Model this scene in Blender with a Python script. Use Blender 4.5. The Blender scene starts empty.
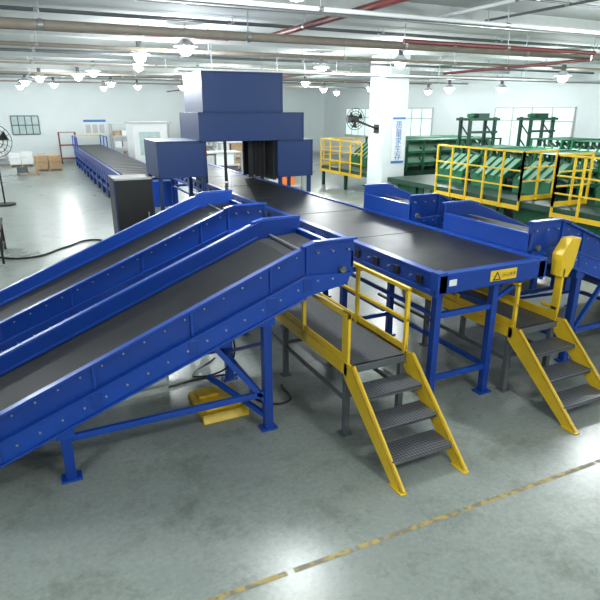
import bpy, bmesh, math, random
from mathutils import Vector, Matrix
random.seed(4)
sc=bpy.context.scene
sc.view_settings.view_transform='Standard'
sc.view_settings.look='None'
sc.view_settings.exposure=0.0

# ------------------------------------------------------------ materials
def mat(name,col,rough=0.5,metal=0.0,noise=0.0,nscale=6.0,bump=0.0,bscale=60,emit=None,estr=0,spec=0.5,coat=0.0,rvar=0.0):
    m=bpy.data.materials.new(name); m.use_nodes=True
    nt=m.node_tree; b=nt.nodes['Principled BSDF']
    b.inputs['Roughness'].default_value=rough
    b.inputs['Metallic'].default_value=metal
    b.inputs['Specular IOR Level'].default_value=spec
    b.inputs['Coat Weight'].default_value=coat
    tc=nt.nodes.new('ShaderNodeTexCoord')
    n=nt.nodes.new('ShaderNodeTexNoise'); n.inputs['Scale'].default_value=nscale; n.inputs['Detail'].default_value=6
    nt.links.new(tc.outputs['Object'],n.inputs['Vector'])
    r=nt.nodes.new('ShaderNodeValToRGB')
    r.color_ramp.elements[0].position=0.3; r.color_ramp.elements[1].position=0.7
    a=1-noise; c=1+noise*0.6
    r.color_ramp.elements[0].color=(col[0]*a,col[1]*a,col[2]*a,1)
    r.color_ramp.elements[1].color=(min(col[0]*c,1),min(col[1]*c,1),min(col[2]*c,1),1)
    nt.links.new(n.outputs['Fac'],r.inputs['Fac'])
    nt.links.new(r.outputs['Color'],b.inputs['Base Color'])
    if rvar>0:
        mr=nt.nodes.new('ShaderNodeMapRange')
        mr.inputs['To Min'].default_value=max(rough-rvar,0.02); mr.inputs['To Max'].default_value=rough+rvar
        nt.links.new(n.outputs['Fac'],mr.inputs['Value']); nt.links.new(mr.outputs['Result'],b.inputs['Roughness'])
    if bump>0:
        n2=nt.nodes.new('ShaderNodeTexNoise'); n2.inputs['Scale'].default_value=bscale
        nt.links.new(tc.outputs['Object'],n2.inputs['Vector'])
        bp=nt.nodes.new('ShaderNodeBump'); bp.inputs['Strength'].default_value=bump; bp.inputs['Distance'].default_value=0.01
        nt.links.new(n2.outputs['Fac'],bp.inputs['Height']); nt.links.new(bp.outputs['Normal'],b.inputs['Normal'])
    if emit:
        b.inputs['Emission Color'].default_value=(*emit,1); b.inputs['Emission Strength'].default_value=estr
    return m
BLUE=mat('blue_powder_coat',(0.004,0.043,0.28),0.32,noise=0.06,bump=0.04,bscale=200)
BLUE2=mat('blue_frame_paint',(0.006,0.056,0.35),0.30,noise=0.06)
DBLUE=mat('dark_blue_housing',(0.006,0.035,0.15),0.42,noise=0.06)
BELT=mat('pvc_belt_grey',(0.020,0.021,0.023),0.55,noise=0.2,nscale=2.5,rvar=0.08,spec=0.30)
BELTK=mat('sorter_belt_black',(0.013,0.014,0.016),0.42,noise=0.2,nscale=3,rvar=0.06,spec=0.38)
BLACK=mat('black_rubber',(0.008,0.008,0.009),0.5,noise=0.1)
STEEL=mat('galvanised_steel',(0.45,0.46,0.47),0.35,metal=0.8,noise=0.1)
GREY=mat('grey_paint',(0.10,0.11,0.12),0.5,noise=0.08)
LGREY=mat('light_grey_paint',(0.5,0.52,0.52),0.5,noise=0.05)
YEL=mat('yellow_safety_paint',(0.78,0.50,0.02),0.4,noise=0.06)
GREEN=mat('green_machine_paint',(0.014,0.14,0.06),0.45,noise=0.1)
DGREEN=mat('dark_green_paint',(0.007,0.05,0.03),0.5,noise=0.1)
PGREEN=mat('pale_green_panel',(0.28,0.48,0.36),0.5,noise=0.08)
WHITE=mat('white_paint',(0.74,0.77,0.77),0.5,noise=0.03)
RED=mat('red_pipe_paint',(0.16,0.035,0.035),0.45,noise=0.1)
CREAM=mat('cream_pipe_paint',(0.27,0.235,0.19),0.5,noise=0.12)
CARD=mat('cardboard',(0.45,0.30,0.17),0.8,noise=0.15)
WOOD=mat('pallet_wood',(0.42,0.30,0.18),0.8,noise=0.2)
ORANGE=mat('orange_plastic',(0.8,0.2,0.03),0.5)
SIGNB=mat('sign_blue',(0.03,0.18,0.5),0.5)
LAMPG=mat('lamp_glow',(1,1,1),0.5,emit=(0.95,0.98,1.0),estr=55)
GLASS=mat('window_daylight',(0.4,0.5,0.48),0.15,emit=(0.62,0.80,0.76),estr=0.95,noise=0.1,nscale=1.5)
GLASSD=mat('window_dim',(0.3,0.4,0.4),0.15,emit=(0.5,0.62,0.62),estr=0.3,noise=0.2,nscale=3)

def checker():
    m=mat('chequer_plate',(0.11,0.12,0.13),0.42,metal=0.3,noise=0.15)
    nt=m.node_tree; b=nt.nodes['Principled BSDF']
    tc=nt.nodes.new('ShaderNodeTexCoord'); mp=nt.nodes.new('ShaderNodeMapping')
    mp.inputs['Rotation'].default_value=(0,0,0.785)
    v=nt.nodes.new('ShaderNodeTexChecker'); v.inputs['Scale'].default_value=42
    nt.links.new(tc.outputs['Object'],mp.inputs['Vector']); nt.links.new(mp.outputs['Vector'],v.inputs['Vector'])
    bp=nt.nodes.new('ShaderNodeBump'); bp.inputs['Strength'].default_value=0.6; bp.inputs['Distance'].default_value=0.005
    nt.links.new(v.outputs['Fac'],bp.inputs['Height']); nt.links.new(bp.outputs['Normal'],b.inputs['Normal'])
    mx=nt.nodes.new('ShaderNodeMixRGB'); mx.inputs['Color1'].default_value=(0.055,0.06,0.07,1); mx.inputs['Color2'].default_value=(0.17,0.18,0.20,1)
    nt.links.new(v.outputs['Fac'],mx.inputs['Fac']); nt.links.new(mx.outputs['Color'],b.inputs['Base Color'])
    return m
CHECK=checker()

def floor_mat():
    m=bpy.data.materials.new('concrete_floor'); m.use_nodes=True
    nt=m.node_tree; b=nt.nodes['Principled BSDF']; L=nt.links
    tc=nt.nodes.new('ShaderNodeTexCoord')
    def nz(s,d,r):
        n=nt.nodes.new('ShaderNodeTexNoise'); n.inputs['Scale'].default_value=s; n.inputs['Detail'].default_value=d; n.inputs['Roughness'].default_value=r
        L.new(tc.outputs['Object'],n.inputs['Vector']); return n
    def ramp(n,p0,c0,p1,c1):
        r=nt.nodes.new('ShaderNodeValToRGB'); e=r.color_ramp.elements
        e[0].position=p0; e[0].color=(*c0,1); e[1].position=p1; e[1].color=(*c1,1); L.new(n.outputs['Fac'],r.inputs['Fac']); return r
    def mix(t,f,a,c):
        x=nt.nodes.new('ShaderNodeMixRGB'); x.blend_type=t
        if isinstance(f,float): x.inputs['Fac'].default_value=f
        else: L.new(f,x.inputs['Fac'])
        for k,v in (('Color1',a),('Color2',c)):
            if isinstance(v,tuple): x.inputs[k].default_value=(*v,1)
            else: L.new(v,x.inputs[k])
        return x.outputs['Color']
    n1=nz(0.6,10,.65)
    base=ramp(n1,.3,(0.232,0.262,0.240),.7,(0.31,0.342,0.316)).outputs['Color']
    c=mix('MULTIPLY',1.0,base,ramp(nz(22,10,.7),.3,(.80,.80,.80),.6,(1.05,1.05,1.05)).outputs['Color'])
    c=mix('MULTIPLY',1.0,c,ramp(nz(1.7,12,.8),.38,(.70,.70,.67),.5,(1,1,1)).outputs['Color'])
    def scratches(rot,scl,lo,hi,amt,c):
        mp=nt.nodes.new('ShaderNodeMapping'); mp.inputs['Rotation'].default_value=(0,0,rot); mp.inputs['Scale'].default_value=(.5,scl,1)
        L.new(tc.outputs['Object'],mp.inputs['Vector'])
        ns=nt.nodes.new('ShaderNodeTexNoise'); ns.inputs['Scale'].default_value=2.2; ns.inputs['Detail'].default_value=10; ns.inputs['Roughness'].default_value=.8
        L.new(mp.outputs['Vector'],ns.inputs['Vector'])
        return mix('MIX',ramp(ns,lo,(0,0,0),hi,(amt,)*3).outputs['Color'],c,(0.52,0.54,0.52))
    c=scratches(.5,9,.60,.70,.45,c)
    c=scratches(-.7,12,.62,.70,.35,c)
    sp=ramp(nz(3.0,12,.8),.60,(0,0,0),.68,(.4,.4,.4)).outputs['Color']
    c=mix('MIX',sp,c,(0.44,0.46,0.44))
    L.new(c,b.inputs['Base Color'])
    mr=nt.nodes.new('ShaderNodeMapRange'); mr.inputs['To Min'].default_value=0.2; mr.inputs['To Max'].default_value=0.4
    L.new(n1.outputs['Fac'],mr.inputs['Value']); L.new(mr.outputs['Result'],b.inputs['Roughness'])
    return m
FLOOR=floor_mat()
def line_mat():
    m=bpy.data.materials.new('worn_yellow_floor_paint'); m.use_nodes=True
    nt=m.node_tree; b=nt.nodes['Principled BSDF']; L=nt.links
    tc=nt.nodes.new('ShaderNodeTexCoord'); n=nt.nodes.new('ShaderNodeTexNoise'); n.inputs['Scale'].default_value=11; n.inputs['Detail'].default_value=10
    L.new(tc.outputs['Object'],n.inputs['Vector'])
    r=nt.nodes.new('ShaderNodeValToRGB')
    r.color_ramp.elements[0].position=0.45; r.color_ramp.elements[0].color=(0.20,0.18,0.13,1)
    r.color_ramp.elements[1].position=0.56; r.color_ramp.elements[1].color=(0.43,0.32,0.09,1)
    L.new(n.outputs['Fac'],r.inputs['Fac']); L.new(r.outputs['Color'],b.inputs['Base Color'])
    b.inputs['Roughness'].default_value=0.5
    return m
LINE=line_mat()
WALL=mat('wall_paint',(0.68,0.74,0.75),0.7,noise=0.03,nscale=1.0)
CEIL=mat('ceiling_paint',(0.42,0.455,0.45),0.8,noise=0.06,nscale=1.0)
BEAMM=mat('beam_paint',(0.46,0.49,0.48),0.8,noise=0.05)

# ------------------------------------------------------------ builder
class B:
    def __init__(s,name,bevel=0.0):
        s.name=name; s.bm=bmesh.new(); s.mats=[]; s.bevel=bevel; s.tf=lambda v:v
    def mi(s,m):
        if m not in s.mats: s.mats.append(m)
        return s.mats.index(m)
    def faces(s,pts,fs,m,smooth=False):
        vs=[s.bm.verts.new(s.tf(Vector(p))) for p in pts]; k=s.mi(m)
        for f in fs:
            try:
                fa=s.bm.faces.new([vs[i] for i in f]); fa.material_index=k; fa.smooth=smooth
            except ValueError: pass
    def box(s,a,b,m):
        x0,y0,z0=a; x1,y1,z1=b
        p=[(x0,y0,z0),(x1,y0,z0),(x1,y1,z0),(x0,y1,z0),(x0,y0,z1),(x1,y0,z1),(x1,y1,z1),(x0,y1,z1)]
        s.faces(p,[(0,3,2,1),(4,5,6,7),(0,1,5,4),(1,2,6,5),(2,3,7,6),(3,0,4,7)],m)
    def beam(s,p,q,w,h,m,up=(0,0,1)):
        p=Vector(p);q=Vector(q); d=(q-p).normalized(); u=Vector(up)
        if abs(d.dot(u))>0.98: u=Vector((0,1,0))
        sx=d.cross(u).normalized(); uu=sx.cross(d).normalized()
        pts=[]
        for c in (p,q):
            for a,b in ((-1,-1),(1,-1),(1,1),(-1,1)): pts.append(c+sx*a*w/2+uu*b*h/2)
        s.faces(pts,[(0,3,2,1),(4,5,6,7),(0,1,5,4),(1,2,6,5),(2,3,7,6),(3,0,4,7)],m)
    def cyl(s,p,q,r,m,n=12,r2=None,caps=True):
        p=Vector(p);q=Vector(q); d=(q-p).normalized(); u=Vector((0,0,1)) if abs(d.z)<0.9 else Vector((1,0,0))
        a=d.cross(u).normalized(); b=a.cross(d).normalized(); r2=r if r2 is None else r2
        pts=[p+(a*math.cos(2*math.pi*i/n)+b*math.sin(2*math.pi*i/n))*r for i in range(n)]
        pts+=[q+(a*math.cos(2*math.pi*i/n)+b*math.sin(2*math.pi*i/n))*r2 for i in range(n)]
        fs=[(i,(i+1)%n,n+(i+1)%n,n+i) for i in range(n)]
        s.faces(pts,fs,m,True)
        if caps:
            s.faces(pts[:n],[tuple(range(n))],m); s.faces(pts[n:],[tuple(range(n))],m)
    def ball(s,c,r,m,n=14,k=8,sz=1.0):
        c=Vector(c); pts=[]
        for j in range(1,k):
            t=math.pi*j/k
            for i in range(n): pts.append(c+Vector((r*math.sin(t)*math.cos(2*math.pi*i/n),r*math.sin(t)*math.sin(2*math.pi*i/n),r*sz*math.cos(t))))
        top=len(pts); pts.append(c+Vector((0,0,r*sz))); pts.append(c-Vector((0,0,r*sz)))
        fs=[(j*n+i,j*n+(i+1)%n,(j+1)*n+(i+1)%n,(j+1)*n+i) for j in range(k-2) for i in range(n)]
        fs+=[(top,(i+1)%n,i) for i in range(n)]+[(top+1,(k-2)*n+i,(k-2)*n+(i+1)%n) for i in range(n)]
        s.faces(pts,fs,m,True)
    def tube(s,path,r,m,n=10):
        for i in range(len(path)-1): s.cyl(path[i],path[i+1],r,m,n)
    def prism_y(s,poly,y0,y1,m):
        n=len(poly); pts=[(x,y0,z) for x,z in poly]+[(x,y1,z) for x,z in poly]
        fs=[tuple(range(n)),tuple(range(n,2*n))]+[(i,(i+1)%n,n+(i+1)%n,n+i) for i in range(n)]
        s.faces(pts,fs,m)
    def prism_x(s,poly,x0,x1,m):
        n=len(poly); pts=[(x0,y,z) for y,z in poly]+[(x1,y,z) for y,z in poly]
        fs=[tuple(range(n)),tuple(range(n,2*n))]+[(i,(i+1)%n,n+(i+1)%n,n+i) for i in range(n)]
        s.faces(pts,fs,m)
    def done(s):
        bmesh.ops.recalc_face_normals(s.bm,faces=s.bm.faces[:])
        me=bpy.data.meshes.new(s.name); s.bm.to_mesh(me); s.bm.free()
        for m in s.mats: me.materials.append(m)
        o=bpy.data.objects.new(s.name,me); sc.collection.objects.link(o)
        if s.bevel>0:
            md=o.modifiers.new('bevel','BEVEL'); md.width=s.bevel; md.segments=2; md.limit_method='ANGLE'; md.angle_limit=math.radians(50)
        return o

# ------------------------------------------------------------ room
XL,XR,YF,YB,H=-9.0,21.4,-6.0,40.0,5.05
b=B('floor'); b.box((XL-.2,YF-.2,-0.2),(XR+.2,YB+.2,0),FLOOR); b.done()
b=B('ceiling'); b.box((XL-.2,YF-.2,H),(XR+.2,YB+.2,H+.2),CEIL); b.done()
for y in (3.2,9.2,15.2,21.2,27.2,33.2):
    b=B('ceiling_beam'); b.box((XL+.01,y,H-0.20),(XR-.01,y+0.3,H-.001),BEAMM); b.done()
b=B('wall_back'); b.box((XL-.2,YB,0),(XR+.2,YB+.2,H),WALL); b.done()
b=B('wall_front'); b.box((XL-.2,YF-.2,0),(XR+.2,YF,H),WALL); b.done()
b=B('wall_left'); b.box((XL-.2,YF,0),(XL,YB,H),WALL); b.done()
b=B('wall_right'); b.box((XR,YF,0),(XR+.2,YB,H),WALL); b.done()
for nm,a,c in (('baseboard_back',(XL,YB-.03,0),(XR,YB,.15)),('baseboard_right',(XR-.03,YF,0),(XR,YB,.15))):
    b=B(nm); b.box(a,c,LGREY); b.done()
b=B('trim_floor_marking_line')
x=XL+.2
while x<XR-1.8:
    w=random.uniform(0.25,1.1); ya=2.875-.024*(x-.73); yb=2.875-.024*(x+w-.73)
    b.faces([(x,ya-.022,.002),(x+w,yb-.022,.002),(x+w,yb+.022,.002),(x,ya+.022,.002)],[(0,1,2,3)],LINE); x+=w+random.choice((0.0,0.0,0.03,0.06))
b.done()
wi=[0]
def win_right(y0,y1,z0,z1,g=GLASS):
    wi[0]+=1; b=B('window_%d'%wi[0]); x=XR-0.04
    b.box((x,y0,z0),(x+.02,y1,z1),g)
    n=4
    for i in range(n+1):
        yy=y0+(y1-y0)*i/n; b.box((x-.03,yy-.03,z0),(x+.03,yy+.03,z1),LGREY)
    for zz in (z0,z0+(z1-z0)*.68,z1): b.box((x-.03,y0,zz-.03),(x+.03,y1,zz+.03),LGREY)
    b.box((x-.12,y0-.1,z0-.08),(x+.03,y1+.1,z0-.03),LGREY)
    b.done()
def win_back(x0,x1,z0,z1,g=GLASSD):
    wi[0]+=1; b=B('window_%d'%wi[0]); y=YB-0.04
    b.box((x0,y,z0),(x1,y+.02,z1),g)
    n=4
    for i in range(n+1):
        xx=x0+(x1-x0)*i/n; b.box((xx-.03,y-.03,z0),(xx+.03,y+.03,z1),GREY)
    for zz in (z0,(z0+z1)/2,z1): b.box((x0,y-.03,zz-.03),(x1,y+.03,zz+.03),GREY)
    b.done()
win_right(17.2,21.8,1.5,3.3); win_right(26.7,30.6,1.5,3.3); win_right(33,36.5,1.5,3.3); win_right(9.5,14,1.5,3.3)
win_back(-0.6,0.95,1.75,2.85); win_back(-4.5,-2.6,1.75,2.85); win_back(14.5,17.5,1.4,3.0)
b=B('door_1'); b.box((7.4,YB-.06,0),(9.2,YB-.01,2.3),LGREY); b.box((8.27,YB-.08,0),(8.33,YB-.05,2.3),GREY); b.box((7.3,YB-.08,0),(7.4,YB-.001,2.4),WHITE); b.box((9.2,YB-.08,0),(9.3,YB-.001,2.4),WHITE); b.box((7.3,YB-.08,2.3),(9.3,YB-.001,2.4),WHITE); b.done()

def pillar(x,y,s=0.5):
    b=B('concrete_pillar',0.01); b.box((x-s,y-s,0),(x+s,y+s,H-.001),WALL); b.box((x-s-.02,y-s-.02,0),(x+s+.02,y+s+.02,.12),LGREY); b.done()
pillar(12.2,17.8); pillar(12.2,30.0,0.4)
b=B('pillar_sign'); b.box((12.05,17.255,1.35),(12.6,17.29,2.95),WHITE)
for (x0,z0,x1,z1) in ((12.05,1.35,12.6,1.42),(12.05,2.88,12.6,2.95)): b.box((x0,17.25,z0),(x1,17.256,z1),SIGNB)
sign=b.done()
for i,ch in enumerate("质量求生存"):
    cu=bpy.data.curves.new('sign_character_%d'%i,'FONT'); cu.body=ch; cu.size=0.30; cu.align_x='CENTER'; cu.extrude=0.003
    o=bpy.data.objects.new('sign_character_%d'%i,cu); sc.collection.objects.link(o); cu.materials.append(SIGNB)
    o.location=(12.33,17.25,2.58-i*0.28); o.rotation_euler=(math.pi/2,0,0); o.parent=sign

# ------------------------------------------------------------ ceiling services
def pipe(name,path,r,m,straps=True):
    b=B(name); b.tube(path,r,m,14)
    for p in path[1:-1]: b.ball(p,r*1.15,m,12,8)
    if straps:
        for i in range(len(path)-1):
            p=Vector(path[i]);q=Vector(path[i+1]); L=(q-p).length; n=max(1,int(L/3.5))
            d=(q-p).normalized()
            for k in range(n):
                c=p+(q-p)*((k+.5)/n); b.cyl(c-d*.04,c+d*.04,r*1.18,STEEL,12); b.cyl((c.x,c.y,c.z),(c.x,c.y,H-.002),0.012,STEEL,6)
    return b.done()
a0,a1=XL+.05,XR-.05
pipe('duct_pipe',[(a0,11.3,4.58),(a1,11.3,4.58)],0.085,CREAM)
pipe('water_pipe',[(a0,14.0,4.52),(a1,14.0,4.52)],0.045,CREAM)
pipe('water_pipe',[(a0,8.2,4.64),(a1,8.2,4.64)],0.035,WHITE)
pipe('water_pipe',[(a0,8.7,4.66),(a1,8.7,4.66)],0.025,STEEL)
pipe('fire_pipe',[(5.3,YF+.05,4.76),(5.3,12.6,4.76),(4.5,13.2,4.76),(-3.0,13.2,4.76)],0.06,RED)
pipe('fire_pipe',[(9.0,16.4,4.36),(9.0,39,4.36)],0.035,RED)
pipe('fire_pipe',[(7.0,9.8,4.48),(12.5,9.8,4.48),(14.0,11.0,4.48),(14.0,17.0,4.44)],0.045,RED)
pipe('conduit_pipe',[(a0,18.6,4.47),(a1,18.6,4.47)],0.03,CREAM)
pipe('conduit_pipe',[(a0,20,4.6),(a1,20,4.6)],0.03,WHITE)
for yy in (12.2,12.4,10.2,10.4,7.6): pipe('conduit_pipe',[(a0,yy,4.95),(a1,yy,4.95)],0.022,GREY)
pipe('conduit_pipe',[(a0,16.6,4.62),(a1,16.6,4.62)],0.035,GREY)
pipe('conduit_pipe',[(7.2,YF+.05,4.82),(7.2,9.0,4.82)],0.03,WHITE)
pipe('conduit_pipe',[(8.3,YF+.05,4.82),(8.3,9.0,4.82)],0.022,GREY)
pipe('conduit_pipe',[(a0,24,4.5),(a1,24,4.5)],0.04,CREAM)
pipe('conduit_pipe',[(a0,31,4.5),(a1,31,4.5)],0.04,CREAM)
pipe('conduit_pipe',[(a0,27.0,4.6),(a1,27.0,4.6)],0.035,GREY)
b=B('cable_tray')
b.box((4.0,15.9,4.20),(XR-.05,16.2,4.22),LGREY); b.box((4.0,15.9,4.2),(XR-.05,15.915,4.28),LGREY); b.box((4.0,16.185,4.2),(XR-.05,16.2,4.28),LGREY)
for x in range(5,21,2): b.cyl((x,16.05,4.2),(x,16.05,H-.002),0.012,STEEL,6)
b.done()

def lamp(x,y,z,power):
    b=B('high_bay_lamp')
    b.cyl((x,y,z+.38),(x,y,H-.002),0.012,STEEL,6)
    b.cyl((x,y,z+.20),(x,y,z+.40),0.07,GREY,12)
    b.cyl((x,y,z+.06),(x,y,z+.22),0.27,LGREY,20,r2=0.07,caps=False)
    b.ball((x,y,z+.02),0.16,LAMPG,14,8,1.0)
    o=b.done()
    if power:
        l=bpy.data.lights.new('lamp_light','POINT'); l.energy=power; l.shadow_soft_size=0.2; l.color=(0.95,1.0,0.99)
        lo=bpy.data.objects.new('lamp_light',l); sc.collection.objects.link(lo); lo.location=(x,y,z-.40); lo.parent=o
LP=320
for (x,y,z) in [(3.0,15.8,4.5),(3.6,13.45,4.5),(9.4,17.8,4.5),(10.35,14.6,4.5),(2.65,23.1,4.5),(1.8,33.7,4.45),
                (16.3,13.8,4.2),(17.3,20.6,4.05),(8.6,26,4.4),(8.5,33,4.4),(16,30,4.3),
                (-4,15,4.5),(-4,23,4.5),(-4,33,4.5)]:
    lamp(x,y,z,LP)
for (x,y,z) in [(2.4,26.4,4.5),(19.0,19.2,4.05),(0.4,30,4.4),(0.2,36,4.4),(4.2,30,4.4),(4.6,36,4.4),(6.0,33,4.4),(19.6,25,4.1),(16,25,4.2),(18,32,4.2),(6.3,22,4.4),(3.6,19.3,4.5),(12.6,25.5,4.4),(0.9,26,4.4)]:
    lamp(x,y,z,0)
for (x,y,k) in [(-4,7.5,1),(3.0,6.3,1),(10.3,6.5,1),(16.5,6.5,1),(-4,0.5,.85),(3.5,0.3,.7),(10.3,0.0,.6),(17,0,.8),(3.5,-4,.6)]:
    lamp(x,y,4.5,LP*k)

# ------------------------------------------------------------ chute conveyors
def chute(name,yn,yf,tf=None,legs=True):
    b=B(name,0.004)
    if tf: b.tf=tf
    top=lambda x: 1.01+0.40*x
    bot=lambda x: 0.56+0.38*x
    xe=-1.15; xh=2.32; xt=2.88
    for y,out in ((yn,-1),(yf,1)):
        poly=[(xe,bot(xe)),(xh,bot(xh)-.02),(2.80,1.50),(xt,1.70),(xt,1.97),(2.40,1.97),(xh-.06,top(xh-.06)+.0),(xe,top(xe))]
        y0,y1=sorted((y,y+0.025*-out)); b.prism_y(poly,y0,y1,BLUE)
        ch=[(xe,bot(xe)),(xh,bot(xh)-.02),(2.80,1.50),(2.84,1.62),(xh,bot(xh)+.2),(xe,bot(xe)+.2)]
        y0,y1=sorted((y,y+0.035*out)); b.prism_y(ch,y0,y1,BLUE2)
        yc=y+0.02*out
        b.beam((xe,yc,top(xe)),(xh-.06,yc,top(xh-.06)),0.075,0.022,BLUE2)
        b.beam((2.28,yc,1.94),(2.42,yc,1.975),0.075,0.022,BLUE2)
        b.beam((2.40,yc,1.975),(xt+.01,yc,1.975),0.075,0.022,BLUE2)
        b.beam((xe,yc+.01*out,bot(xe)),(xh,yc+.01*out,bot(xh)-.02),0.07,0.018,BLUE2)
        b.beam((xe,yc+.01*out,bot(xe)+.2),(xh,yc+.01*out,bot(xh)+.2),0.05,0.014,BLUE2)
        for x in (-0.6,0.25,1.15,1.95,2.34):
            z0,z1=bot(x)+.21,top(x)-.01
            if x>2.3: z1=1.95
            b.box((x-.012,min(y,y+.022*out),z0),(x+.012,max(y,y+.022*out),z1),BLUE2)
            b.box((x-.05,min(y,y+.042*out),bot(x)+.03),(x+.05,max(y,y+.042*out),bot(x)+.17),BLUE)
        x=-1.0
        while x<2.3:
            b.cyl((x,y,bot(x)+.1),(x,y+.046*out,bot(x)+.1),0.011,STEEL,8)
            b.cyl((x,y,top(x)-.07),(x,y+.01*out,top(x)-.07),0.009,STEEL,8)
            x+=0.19
        b.cyl((2.74,y,1.66),(2.74,y+.05*out,1.66),0.035,GREY,14)
        for xx,zz in ((2.45,1.87),(2.62,1.87),(2.80,1.87),(2.45,1.58),(2.62,1.58)): b.cyl((xx,y,zz),(xx,y+.045*out,zz),.011,STEEL,8)
        b.cyl((xe+.08,y,bot(xe)+.16),(xe+.08,y+.06*out,bot(xe)+.16),0.05,BLACK,14)
    t=lambda x: top(x)-.19
    yi0,yi1=yn+.035,yf-.035
    b.prism_y([(xe+.05,t(xe+.05)),(xh,t(xh)),(2.80,1.79),(2.80,1.76),(xh,t(xh)-.03),(xe+.05,t(xe+.05)-.03)],yi0,yi1,BELT)
    b.prism_y([(xe+.05,t(xe+.05)-.13),(xh,t(xh)-.17),(2.76,1.61),(2.76,1.60),(xh,t(xh)-.18),(xe+.05,t(xe+.05)-.14)],yi0,yi1,BELT)
    b.cyl((2.76,yi0,1.71),(2.76,yi1,1.71),0.075,BELT,18)
    b.box((2.85,yn,1.58),(2.885,yf,1.83),BLUE); b.box((2.83,yn,1.82),(2.89,yf,1.84),BLUE2)
    b.cyl((xe+.06,yi0,t(xe+.06)-.08),(xe+.06,yi1,t(xe+.06)-.08),0.075,BELT,18)
    b.box((2.46,yi0,1.79),(2.49,yi1,1.80),GREY)
    for yy in (yi0,yi1):
        b.beam((xe+.05,yy,t(xe+.05)+.02),(xh,yy,t(xh)+.02),0.03,0.03,BLUE2)
    for x in (-.9,-.05,.9,1.9,2.3):
        b.beam((x,yn,bot(x)+.06),(x,yf,bot(x)+.06),0.05,0.06,BLUE2)
    b.box((1.35,yn+.35,bot(1.35)-.22),(1.65,yn+.6,bot(1.35)-.02),BLUE2)
    b.cyl((1.5,yn+.6,bot(1.5)-.12),(1.5,yn+.95,bot(1.5)-.12),0.085,BLUE,16)
    if legs:
        for y in (yn+.02,yf-.02):
            for x in (-.05,1.9):
                b.box((x-.045,y-.045,0.02),(x+.045,y+.045,bot(x)+.03),BLUE)
                b.box((x-.09,y-.07,0.0),(x+.09,y+.07,0.02),BLUE2)
                b.box((x-.08,y-.05,bot(x)-.1),(x+.08,y+.05,bot(x)+.0),BLUE2)
            b.beam((-.05,y,.42),(1.9,y,.42),0.05,0.06,BLUE2)
            b.beam((1.9,y,.30),(1.35,y,bot(1.35)-.02),0.05,0.05,BLUE2)
        for x in (-.05,1.9):
            b.beam((x,yn,.30),(x,yf,.30),0.06,0.05,BLUE2)
        b.beam((1.9,yn,.14),(1.45,(yn+yf)/2,.42),0.05,0.05,BLUE2)
        b.beam((1.9,yn,1.0),(1.9,yf,.36),0.04,0.04,BLUE2)
    return b.done()
chute('belt_chute_conveyor',4.7,6.0)
chute('belt_chute_conveyor',7.1,8.5)
mir=lambda v: Vector((8.02-v.x,v.y,v.z))
chute('belt_chute_conveyor',4.5,6.0,mir)
chute('belt_chute_conveyor',6.8,8.1,mir)

# ------------------------------------------------------------ main sorter conveyor
X0,X1=3.6,5.1; Y0,Y1=4.2,17.0; ZT=1.6
b=B('sorting_conveyor',0.004)
b.box((X0+.07,Y0+.06,ZT-.03),(X1-.07,Y1,ZT-.005),BELTK)
b.cyl((X0+.08,Y0+.07,ZT-.075),(X1-.08,Y0+.07,ZT-.075),0.07,BELTK,18)
for x in (X0,X1-.07):
    b.box((x,Y0,ZT-.18),(x+.07,Y1,ZT),BLUE)
    b.box((x-.01,Y0,ZT-.005),(x+.08,Y1,ZT+.015),BLUE2)
b.box((X0,Y0-.02,ZT-.19),(X1,Y0,ZT+.01),BLUE)
b.box((X0-.01,Y0-.03,ZT-.0),(X1+.01,Y0+.07,ZT+.02),BLUE2)
b.box((X0-.02,Y0-.02,ZT-.2),(X0+.10,Y0+.10,ZT+.03),BLUE2)
b.box((X1-.10,Y0-.02,ZT-.2),(X1+.02,Y0+.10,ZT+.03),BLUE2)
y=Y0+1.9
while y<Y1:
    b.box((X0+.06,y-.01,ZT-.01),(X1-.06,y+.01,ZT-.002),BLACK); y+=1.9
y=Y0+.25
while y<Y1-.2:
    b.box((X0-.025,y,ZT-.15),(X0+.0,y+.10,ZT-.06),BLACK)
    b.box((X1,y,ZT-.15),(X1+.025,y+.10,ZT-.06),BLACK)
    b.cyl((X0-.03,y+.2,ZT-.1),(X0,y+.2,ZT-.1),0.012,STEEL,8)
    y+=0.42
b.box((X0-.02,Y0,ZT-.23),(X0+.02,Y1,ZT-.18),BLUE2); b.box((X1-.02,Y0,ZT-.23),(X1+.02,Y1,ZT-.18),BLUE2)
b.box((X0+.1,Y0+.1,ZT-.17),(X1-.1,Y1,ZT-.15),BELTK)
for y in (4.34,6.3,8.3,10.3,12.3,14.3,16.3):
    for x in (3.72,4.52):
        b.box((x-.04,y-.04,.02),(x+.04,y+.04,ZT-.18),BLUE)
        b.box((x-.09,y-.07,0),(x+.09,y+.07,.02),BLUE2)
    b.beam((3.72,y,.35),(4.52,y,.35),.05,.06,BLUE2)
    b.beam((3.72,y,1.1),(4.52,y,1.1),.05,.06,BLUE2)
    b.beam((X0+.02,y,ZT-.22),(X1-.02,y,ZT-.22),.06,.07,BLUE2)
    b.beam((4.52,y,1.15),(5.0,y,ZT-.22),.04,.04,BLUE2)
for x in (3.72,4.52):
    b.beam((x,4.34,.35),(x,16.3,.35),.05,.05,BLUE2)
    b.beam((x,4.34,1.1),(x,16.3,1.1),.04,.04,BLUE2)
b.box((4.28,Y0-.026,ZT-.145),(4.66,Y0-.02,ZT-.025),YEL)
b.faces([(4.31,Y0-.029,ZT-.135),(4.43,Y0-.029,ZT-.135),(4.37,Y0-.029,ZT-.035)],[(0,1,2)],BLACK)
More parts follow.
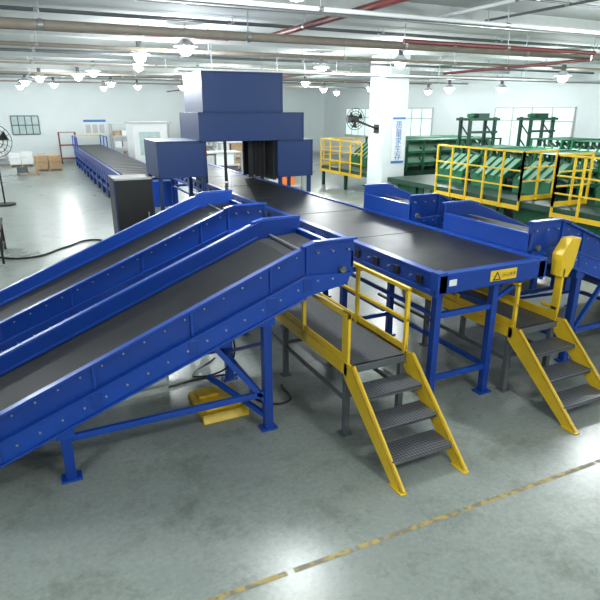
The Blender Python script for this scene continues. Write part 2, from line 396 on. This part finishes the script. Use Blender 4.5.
b.faces([(4.335,Y0-.031,ZT-.122),(4.405,Y0-.031,ZT-.122),(4.37,Y0-.031,ZT-.06)],[(0,1,2)],YEL)
b.box((3.72,Y0-.026,ZT-.12),(3.82,Y0-.02,ZT-.05),WHITE)
conv=b.done()
cu=bpy.data.curves.new('sticker_text','FONT'); cu.body="小心夹手"; cu.size=0.05; cu.materials.append(BLACK)
o=bpy.data.objects.new('sticker_text',cu); sc.collection.objects.link(o); o.location=(4.445,Y0-.03,ZT-.105); o.rotation_euler=(math.pi/2,0,0); o.parent=conv

# ------------------------------------------------------------ stair platforms
def stair_platform(name,xa,xb,yend,side_rails):
    b=B(name,0.003); zp=0.80; ys=3.2; yp=4.2
    b.box((xa+.03,yp,zp-.03),(xb-.03,yend,zp),CHECK)
    b.box((xa,yp,zp-.10),(xa+.03,yend,zp+.03),YEL); b.box((xb-.03,yp,zp-.10),(xb,yend,zp+.03),YEL)
    b.box((xa,yp-.005,zp-.08),(xb,yp+.03,zp-.0),GREY)
    for x in (xa,xb-.03):
        b.prism_x([(ys,0),(ys+.17,0),(yp+.06,zp-.13),(yp+.06,zp+.04),(yp-.08,zp+.04)],x,x+.03,YEL)
        b.prism_x([(ys,0),(ys+.02,0),(yp-.06,zp+.04),(yp-.08,zp+.04)],x-.0,x+.05,YEL)
        b.box((x-.02,ys-.01,0),(x+.05,ys+.18,.012),YEL)
    for i in (1,2,3):
        z=.2*i; yc=ys+.10+(yp-ys)*(i)/4.0
        b.box((xa+.03,yc-.14,z-.006),(xb-.03,yc+.13,z),CHECK)
        b.box((xa+.03,yc-.145,z-.045),(xb-.03,yc-.135,z),CHECK)
        b.box((xa+.03,yc+.125,z-.04),(xb-.03,yc+.135,z),GREY)
    y=yp+.06
    while y<yend+.05:
        yy=min(y,yend-.05)
        for x in (xa+.04,xb-.04):
            b.box((x-.03,yy-.03,.0),(x+.03,yy+.03,zp-.03),GREY); b.box((x-.06,yy-.06,0),(x+.06,yy+.06,.015),GREY)
        b.beam((xa+.04,yy,.45),(xb-.04,yy,.45),.03,.04,GREY)
        y+=1.5
    for x in (xa+.04,xb-.04): b.beam((x,yp+.06,.40),(x,yend-.05,.40),.03,.04,GREY)
    side_rails(b,zp,yp,yend)
    return b.done()
def rail(b,x,ya,yb,zp,zt,posts,w=.04,mid=True):
    b.beam((x,ya,zt),(x,yb,zt),w,w,YEL)
    if mid: b.beam((x,ya,(zp+zt)/2+.02),(x,yb,(zp+zt)/2+.02),w*.85,w*.85,YEL)
    for y in posts: b.box((x-w/2,y-w/2,zp-.05),(x+w/2,y+w/2,zt),YEL)
    b.box((x-.01,ya,zp),(x+.01,yb,zp+.10),YEL)
def rl(b,zp,yp,ye):
    rail(b,3.26,yp+.02,7.3,zp,1.50,(4.24,5.2,6.25,7.28))
    rail(b,2.56,yp+.02,7.3,zp,1.33,(5.2,6.25,7.28),mid=False)
    b.box((2.545,4.20,.70),(2.575,4.32,1.36),YEL); b.box((2.545,4.20,1.30),(2.58,4.8,1.36),YEL)
stair_platform('stair_platform',2.54,3.28,7.35,rl)
def rr(b,zp,yp,ye):
    rail(b,4.79,yp+.02,7.0,zp,1.34,(4.24,5.2,6.1,6.98))
    b.box((5.44,4.20,.70),(5.47,4.30,1.45),YEL)
    b.prism_y([(5.40,1.36),(5.52,1.34),(5.60,1.46),(5.66,1.80),(5.50,1.80),(5.38,1.62)],4.20,4.34,YEL)
    b.beam((5.46,4.22,.95),(5.46,4.45,.95),.04,.04,YEL)
    b.box((5.45,4.2,zp),(5.47,7.0,zp+.1),YEL)
stair_platform('stair_platform',4.74,5.50,7.05,rr)

# ------------------------------------------------------------ scanner tunnel
b=B('scanning_tunnel_machine',0.006)
b.box((3.5,12,3.15),(5.36,13.5,3.98),DBLUE)
b.box((3.36,11.9,2.55),(5.84,13.5,3.15),DBLUE)
b.box((2.45,11.95,1.82),(3.5,13.3,2.58),DBLUE)
b.box((5.2,11.95,1.72),(6.1,13.3,2.55),DBLUE)
b.box((3.5,12.05,1.65),(3.55,12.9,2.58),BLACK); b.box((5.14,12.05,1.65),(5.2,13.4,2.56),BLACK)
b.box((4.85,13.3,1.65),(5.14,13.36,2.56),BLACK)
for (x,w2) in ((4.72,.14),(4.88,.13),(5.02,.11)): 
    b.box((x,12.6,1.68),(x+w2,12.61,2.55),BLACK)
b.box((4.1,12.5,1.62),(4.16,12.56,2.55),BLACK)
for (x0,x1,z0,z1,y) in ((3.5,5.36,3.15,3.98,12),(3.36,5.84,2.55,3.15,11.9),(2.45,3.5,1.82,2.58,11.95),(5.2,6.1,1.72,2.55,11.95)):
    for (a,c) in (((x0,y-.012,z0),(x1,y,z0+.035)),((x0,y-.012,z1-.035),(x1,y,z1)),((x0,y-.012,z0),(x0+.035,y,z1)),((x1-.035,y-.012,z0),(x1,y,z1))): b.box(a,c,DBLUE)
for x in (2.5,3.45,5.3,6.05):
    for y in (12.05,13.2):
        b.box((x-.04,y-.04,0),(x+.04,y+.04,1.85),DBLUE); b.box((x-.09,y-.09,0),(x+.09,y+.09,.02),DBLUE)
for x in (3.45,5.3):
    for y in (12.05,13.2): b.box((x-.04,y-.04,1.8),(x+.04,y+.04,2.6),BLACK)
b.done()
b=B('control_cabinet',0.006)
b.box((1.5,11.9,.1),(2.3,12.6,1.87),BLACK)
for x in (1.5,2.27): b.box((x,11.885,.1),(x+.03,11.9,1.87),DBLUE)
b.box((1.5,11.885,1.83),(2.3,11.9,1.87),LGREY); b.box((1.5,11.9,0),(2.3,12.6,.1),GREY)
b.box((2.15,11.87,1.0),(2.18,11.9,1.15),STEEL)
b.done()

# ------------------------------------------------------------ far sorter line
b=B('cross_belt_sorter_line',0.0)
xa,xb,ya,yb=2.6,4.2,17.6,37.0
b.box((xa,ya,.85),(xa+.08,yb,1.2),BLUE); b.box((xb-.08,ya,.85),(xb,yb,1.2),BLUE)
b.box((xa+.08,ya,1.08),(xb-.08,yb,1.15),BLACK)
y=ya
while y<yb-.4:
    b.box((xa+.12,y+.04,1.14),(xb-.12,y+.56,1.21),BELTK)
    b.box((xa-.02,y+.1,.62),(xa+.02,y+.5,.95),BLUE2)
    y+=.62
y=ya+.2
while y<yb:
    for x in (xa+.05,xb-.05): b.box((x-.05,y-.05,0),(x+.05,y+.05,.95),BLUE)
    b.beam((xa+.05,y,.3),(xb-.05,y,.3),.06,.06,BLUE2); y+=1.55
b.box((xa+.02,ya,.3),(xa+.06,yb,.42),BLUE2)
b.box((xa+.3,ya-.5,.4),(xb-.3,ya,1.15),BLUE)
for x in (xa,xb):
    b.beam((x,yb-3,1.75),(x,yb,1.75),.05,.05,BLUE2)
    for yy in (yb-3,yb-1.5,yb): b.box((x-.03,yy-.03,1.1),(x+.03,yy+.03,1.75),BLUE2)
b.beam((xa,yb,1.75),(xb,yb,1.75),.05,.05,YEL)
b.done()

# ------------------------------------------------------------ green machine platform
zp=.85
b=B('mezzanine_platform',0.0)
px0,px1,py0,py1=11.9,19.6,6.0,17.2
b.box((px0,py0,zp-.16),(px1,py1,zp),DGREEN)
for x in (px0+.1,15.6,px1-.1):
    y=py0+.1
    while y<py1:
        b.box((x-.06,y-.06,0),(x+.06,y+.06,zp-.14),DGREEN); y+=1.9
b.box((px0+.02,py0,.2),(px0+.06,py1,.3),DGREEN)
y=py0+.2
while y<py1-1.2:
    b.box((px0+.5,y,.1),(px0+.55,y+1.5,.66),GREEN); y+=1.9
b.done()
b=B('mezzanine_platform'); b.box((11.9,18.4,zp-.16),(19.6,22.5,zp),DGREEN)
for x in (12.0,15.6,19.5):
    for y in (18.5,20.4,22.4): b.box((x-.06,y-.06,0),(x+.06,y+.06,zp-.14),DGREEN)
b.done()
def fence(name,p,q,zb,zt,step=.95,w0=.05):
    b=B(name); p=Vector(p);q=Vector(q); L=(q-p).length; n=max(1,round(L/step))
    for i in range(n+1):
        c=p+(q-p)*i/n; b.box((c.x-w0/2,c.y-w0/2,zb),(c.x+w0/2,c.y+w0/2,zt),YEL)
    for z,w in ((zt,w0),(zb+(zt-zb)*.68,w0*.75),(zb+(zt-zb)*.40,w0*.75)): b.beam((p.x,p.y,z),(q.x,q.y,z),w,w,YEL)
    b.beam((p.x,p.y,zb+.07),(q.x,q.y,zb+.07),.02,.12,YEL)
    return b.done()
fence('safety_fence',(11.86,6.0,0),(11.86,9.8,0),.6,2.15,.7)
fence('safety_fence',(11.86,10.9,0),(11.86,14.4,0),.6,2.15,.7)
fence('safety_fence',(11.86,9.8,0),(13.1,9.8,0),.86,2.15,.6)
fence('safety_fence',(11.86,10.9,0),(13.1,10.9,0),.86,2.15,.6)
fence('safety_fence',(11.86,19.0,0),(11.86,22.4,0),.6,2.0)
fence('safety_fence',(12.0,22.4,0),(14.5,22.4,0),.86,2.0)
def green_rack(x0,y0,ln,w,hh):
    b=B('green_sorting_machine',0.0); z0=zp
    n=6
    for i in range(n+1):
        x=x0+ln*i/n
        for y in (y0,y0+w): b.box((x-.03,y-.03,z0),(x+.03,y+.03,z0+hh),GREEN)
    for lv in (0.25,0.62,1.0):
        z=z0+hh*lv
        for y in (y0,y0+w): b.box((x0,y-.04,z-.06),(x0+ln,y+.04,z),GREEN)
        b.box((x0,y0,z-.03),(x0+ln,y0+w,z-.01),PGREEN if lv<1 else GREEN)
    for i in range(n):
        x=x0+ln*i/n
        for lv in (0.25,.62):
            z=z0+hh*lv
            b.faces([(x+.05,y0+.03,z+.02),(x+ln/n-.05,y0+.03,z+.02),(x+ln/n-.05,y0+w*.5,z+hh*.3),(x+.05,y0+w*.5,z+hh*.3)],[(0,1,2,3)],PGREEN)
    b.faces([(x0-.75,y0,z0+.35),(x0,y0,z0+hh*.8),(x0,y0+w,z0+hh*.8),(x0-.75,y0+w,z0+.35)],[(0,1,2,3)],PGREEN)
    k=4
    for i in range(k+1):
        y=y0+w*i/k
        b.prism_y([(x0-.78,z0+.28),(x0,z0+hh*.72),(x0,z0+hh*.84),(x0-.78,z0+.43)],y-.02,y+.02,GREEN)
    b.box((x0-.78,y0,z0),(x0-.72,y0+w,z0+.4),GREEN)
    b.done()
for y0 in (6.4,8.2,11.0,12.8,14.6): green_rack(13.9,y0,2.3,1.35,1.12)
for y0 in (7.0,8.8,10.6,12.4,14.2): green_rack(17.2,y0,2.1,1.35,1.35)
for y0 in (18.8,20.6): green_rack(13.9,y0,5.0,1.3,1.2)
def gantry(x,y,w=1.3):
    b=B('green_lifting_gantry',0.0); z0=zp
    for dx in (0,w):
        for dy in (0,.5): b.box((x+dx-.05,y+dy-.05,z0),(x+dx+.05,y+dy+.05,2.95),DGREEN)
        for k in range(3): b.beam((x+dx,y,z0+.3+k*.55),(x+dx,y+.5,z0+.75+k*.55),.04,.04,DGREEN)
    b.box((x-.15,y-.1,2.83),(x+w+.15,y+.6,2.92),DGREEN); b.box((x-.1,y-.08,2.38),(x+w+.1,y,2.46),DGREEN)
    b.box((x+.4,y,2.92),(x+.9,y+.45,3.08),DGREEN); b.cyl((x+.1,y+.25,3.0),(x+.4,y+.25,3.0),.07,GREEN,12)
    b.done()
gantry(17.7,16.15,1.2); gantry(14.8,16.3,1.2)
# ------------------------------------------------------------ smaller items
b=B('yellow_cable_guard',0.01)
b.prism_x([(5.05,0),(5.75,0),(5.70,.09),(5.10,.09)],1.30,1.82,YEL); b.box((1.36,5.15,.09),(1.76,5.35,.12),YEL); b.box((1.36,5.45,.09),(1.60,5.65,.13),YEL)
b.done()
b=B('drive_control_box',0.008)
b.box((.72,6.15,.0),(1.18,6.5,.62),LGREY); b.box((.75,6.14,.04),(1.15,6.15,.58),WHITE); b.box((1.06,6.125,.3),(1.09,6.14,.4),BLACK)
b.done()
def hose(name,pts,r,m):
    cu=bpy.data.curves.new(name,'CURVE'); cu.dimensions='3D'; cu.bevel_depth=r; cu.bevel_resolution=3
    s=cu.splines.new('BEZIER'); s.bezier_points.add(len(pts)-1)
    for i,p in enumerate(pts):
        bp=s.bezier_points[i]; bp.co=p; bp.handle_left_type='AUTO'; bp.handle_right_type='AUTO'
    cu.materials.append(m); o=bpy.data.objects.new(name,cu); sc.collection.objects.link(o)
hose('power_cable',[(1.15,6.05,.02),(1.6,6.1,.02),(2.1,5.9,.02),(2.0,5.3,.02),(2.3,5.1,.02),(2.4,5.5,.02)],.014,BLACK)
hose('power_cable',[(1.9,6.6,.02),(1.5,6.2,.02),(1.9,5.9,.25),(1.95,6.0,.8)],.012,BLACK)
hose('power_cable',[(-1.2,14.2,.02),(-.3,13.6,.02),(.5,14.3,.02),(1.2,14.9,.02),(1.6,14.2,.02),(1.9,13.0,.02)],.022,BLACK)
b=B('work_bench')
b.box((-1.9,13.3,.72),(-.75,14.9,.76),BLACK)
for x in (-1.85,-.8):
    for y in (13.35,14.85): b.box((x-.025,y-.025,0),(x+.025,y+.025,.72),BLACK)
    b.beam((x,13.35,.2),(x,14.85,.2),.03,.03,BLACK); b.beam((x,13.35,.1),(x,14.85,.7),.03,.03,BLACK)
b.done()
def wall_fan(name,x,y,z,r,floor=False):
    b=B(name)
    n=20
    for k in (1,.75,.5):
        pr=[(x+r*k*math.cos(2*math.pi*i/n),y-.06*(1-k),z+r*k*math.sin(2*math.pi*i/n)) for i in range(n+1)]
        b.tube(pr,.012,BLACK,5)
    for i in range(16):
        a=2*math.pi*i/16; b.cyl((x,y-.08,z),(x+r*math.cos(a),y,z+r*math.sin(a)),.006,BLACK,4)
    for i in range(3):
        a=2*math.pi*i/3+.4; c,s_=math.cos(a),math.sin(a)
        p=[(x+.05*c,y,z+.05*s_),(x+r*.85*math.cos(a-.35),y+.03,z+r*.85*math.sin(a-.35)),(x+r*.85*math.cos(a+.35),y-.03,z+r*.85*math.sin(a+.35))]
        b.faces(p,[(0,1,2)],BLACK)
    b.cyl((x,y-.09,z),(x,y+.22,z),.10,BLACK,12)
    if floor:
        b.cyl((x,y+.15,.05),(x,y+.15,z),.03,BLACK,10); b.cyl((x,y+.15,0),(x,y+.15,.06),.35,BLACK,20)
    else:
        b.cyl((x,y+.2,z),(11.69,y+.45,z-.35),.04,BLACK,8); b.box((11.66,y+.3,z-.5),(11.695,y+.6,z-.2),BLACK)
        b.box((x-.12,y+.1,z-.12),(x+.12,y+.35,z+.12),BLACK)
    b.done()
wall_fan('wall_fan',10.5,17.3,2.90,.36)
wall_fan('pedestal_fan',-.95,22.0,2.2,.55,True)
def pallet(x,y,w,d,n,m=CARD,h=.35):
    b=B('pallet_of_cartons')
    for i in range(5): b.box((x,y+i*(d-.1)/4,.1),(x+w,y+i*(d-.1)/4+.1,.13),WOOD)
    for i in range(3): b.box((x+i*(w-.1)/2,y,0),(x+i*(w-.1)/2+.1,y+d,.1),WOOD)
    for lz in range(n):
        for i in range(2):
            for j in range(2):
                if lz==n-1 and random.random()<.4: continue
                b.box((x+.02+i*w/2,y+.02+j*d/2,.13+lz*h),(x+i*w/2+w/2-.02,y+j*d/2+d/2-.02,.13+lz*h+h-.01),m)
    b.done()
pallet(.3,34,1.4,1.2,2); pallet(-1.0,37.5,1.3,1.2,2,WHITE); pallet(7.6,27,1.3,1.2,2); pallet(9.9,29,1.3,1.3,3); pallet(13.5,35,1.5,1.3,4,WHITE)
pallet(-.6,32.2,1.1,.9,1,GREY,.3); pallet(.5,37.6,1.1,.9,2,LGREY,.3)
def rack(x,y,w,d,h,cols):
    b=B('storage_rack')
    for xx in (x,x+w):
        for yy in (y,y+d): b.box((xx-.04,yy-.04,0),(xx+.04,yy+.04,h),STEEL)
    n=3
    for i in range(n+1):
        z=.25+i*(h-.3)/n; b.box((x,y,z),(x+w,y+d,z+.05),LGREY)
        if i<n:
            xx=x+.1
            while xx<x+w-.5:
                ww=random.uniform(.35,.7); b.box((xx,y+.08,z+.05),(xx+ww,y+d-.08,z+.05+random.uniform(.25,.55)),random.choice(cols)); xx+=ww+.08
    b.done()
rack(4.9,36.8,2.2,.9,2.4,[WHITE,CARD,LGREY]); rack(9.8,36.8,3.2,.9,2.4,[WHITE,LGREY,ORANGE]); rack(8.2,20.5,1.8,.8,1.7,[WHITE,ORANGE,GREY,LGREY]); rack(7.4,23.2,2.2,.8,1.9,[WHITE,CARD,GREY]); rack(5.6,20.5,1.8,.8,1.7,[WHITE,LGREY,ORANGE,GREY])
b=B('white_partition_booth'); b.box((5.2,31,0),(7.0,33.2,2.5),WHITE); b.box((5.5,30.97,.9),(6.6,31,2.1),GLASSD); b.box((5.15,30.95,2.5),(7.05,33.25,2.6),LGREY); b.done()
b=B('red_tool_cart')
b.box((1.9,38.0,.3),(2.9,38.7,.36),RED); b.box((1.9,38.0,1.1),(2.9,38.7,1.16),RED)
for x in (1.93,2.87):
    for y in (38.03,38.67): b.box((x-.03,y-.03,.15),(x+.03,y+.03,1.9),RED); b.cyl((x-.03,y,.08),(x+.03,y,.08),.08,BLACK,10)
b.beam((1.93,38.03,1.9),(2.87,38.03,1.9),.04,.04,RED)
b.done()
b=B('wall_notice_board'); b.box((3.6,YB-.05,1.6),(5.0,YB-.01,2.6),WHITE); b.box((3.6,YB-.055,2.45),(5.0,YB-.05,2.6),SIGNB)
for i in range(3): b.box((3.7+i*.42,YB-.055,1.75),(4.02+i*.42,YB-.05,2.3),LGREY)
b.done()
b=B('electrical_panel'); b.box((-2.0,YB-.3,.3),(-1.2,YB-.01,1.9),LGREY); b.box((-1.95,YB-.32,.35),(-1.25,YB-.3,1.85),WHITE); b.box((-1.35,YB-.34,1.0),(-1.32,YB-.32,1.2),BLACK); b.done()

# ------------------------------------------------------------ world + camera
w=bpy.data.worlds.new('world'); sc.world=w; w.use_nodes=True
w.node_tree.nodes['Background'].inputs[0].default_value=(0.7,0.8,0.85,1); w.node_tree.nodes['Background'].inputs[1].default_value=0.5
cd=bpy.data.cameras.new('camera'); cam=bpy.data.objects.new('camera',cd); sc.collection.objects.link(cam)
cd.lens=548/600*36; cd.sensor_width=36; cd.clip_end=200
cam.location=(0,0,3.2); cam.rotation_euler=(math.radians(90-19.122),0,math.radians(-25.769))
sc.camera=cam
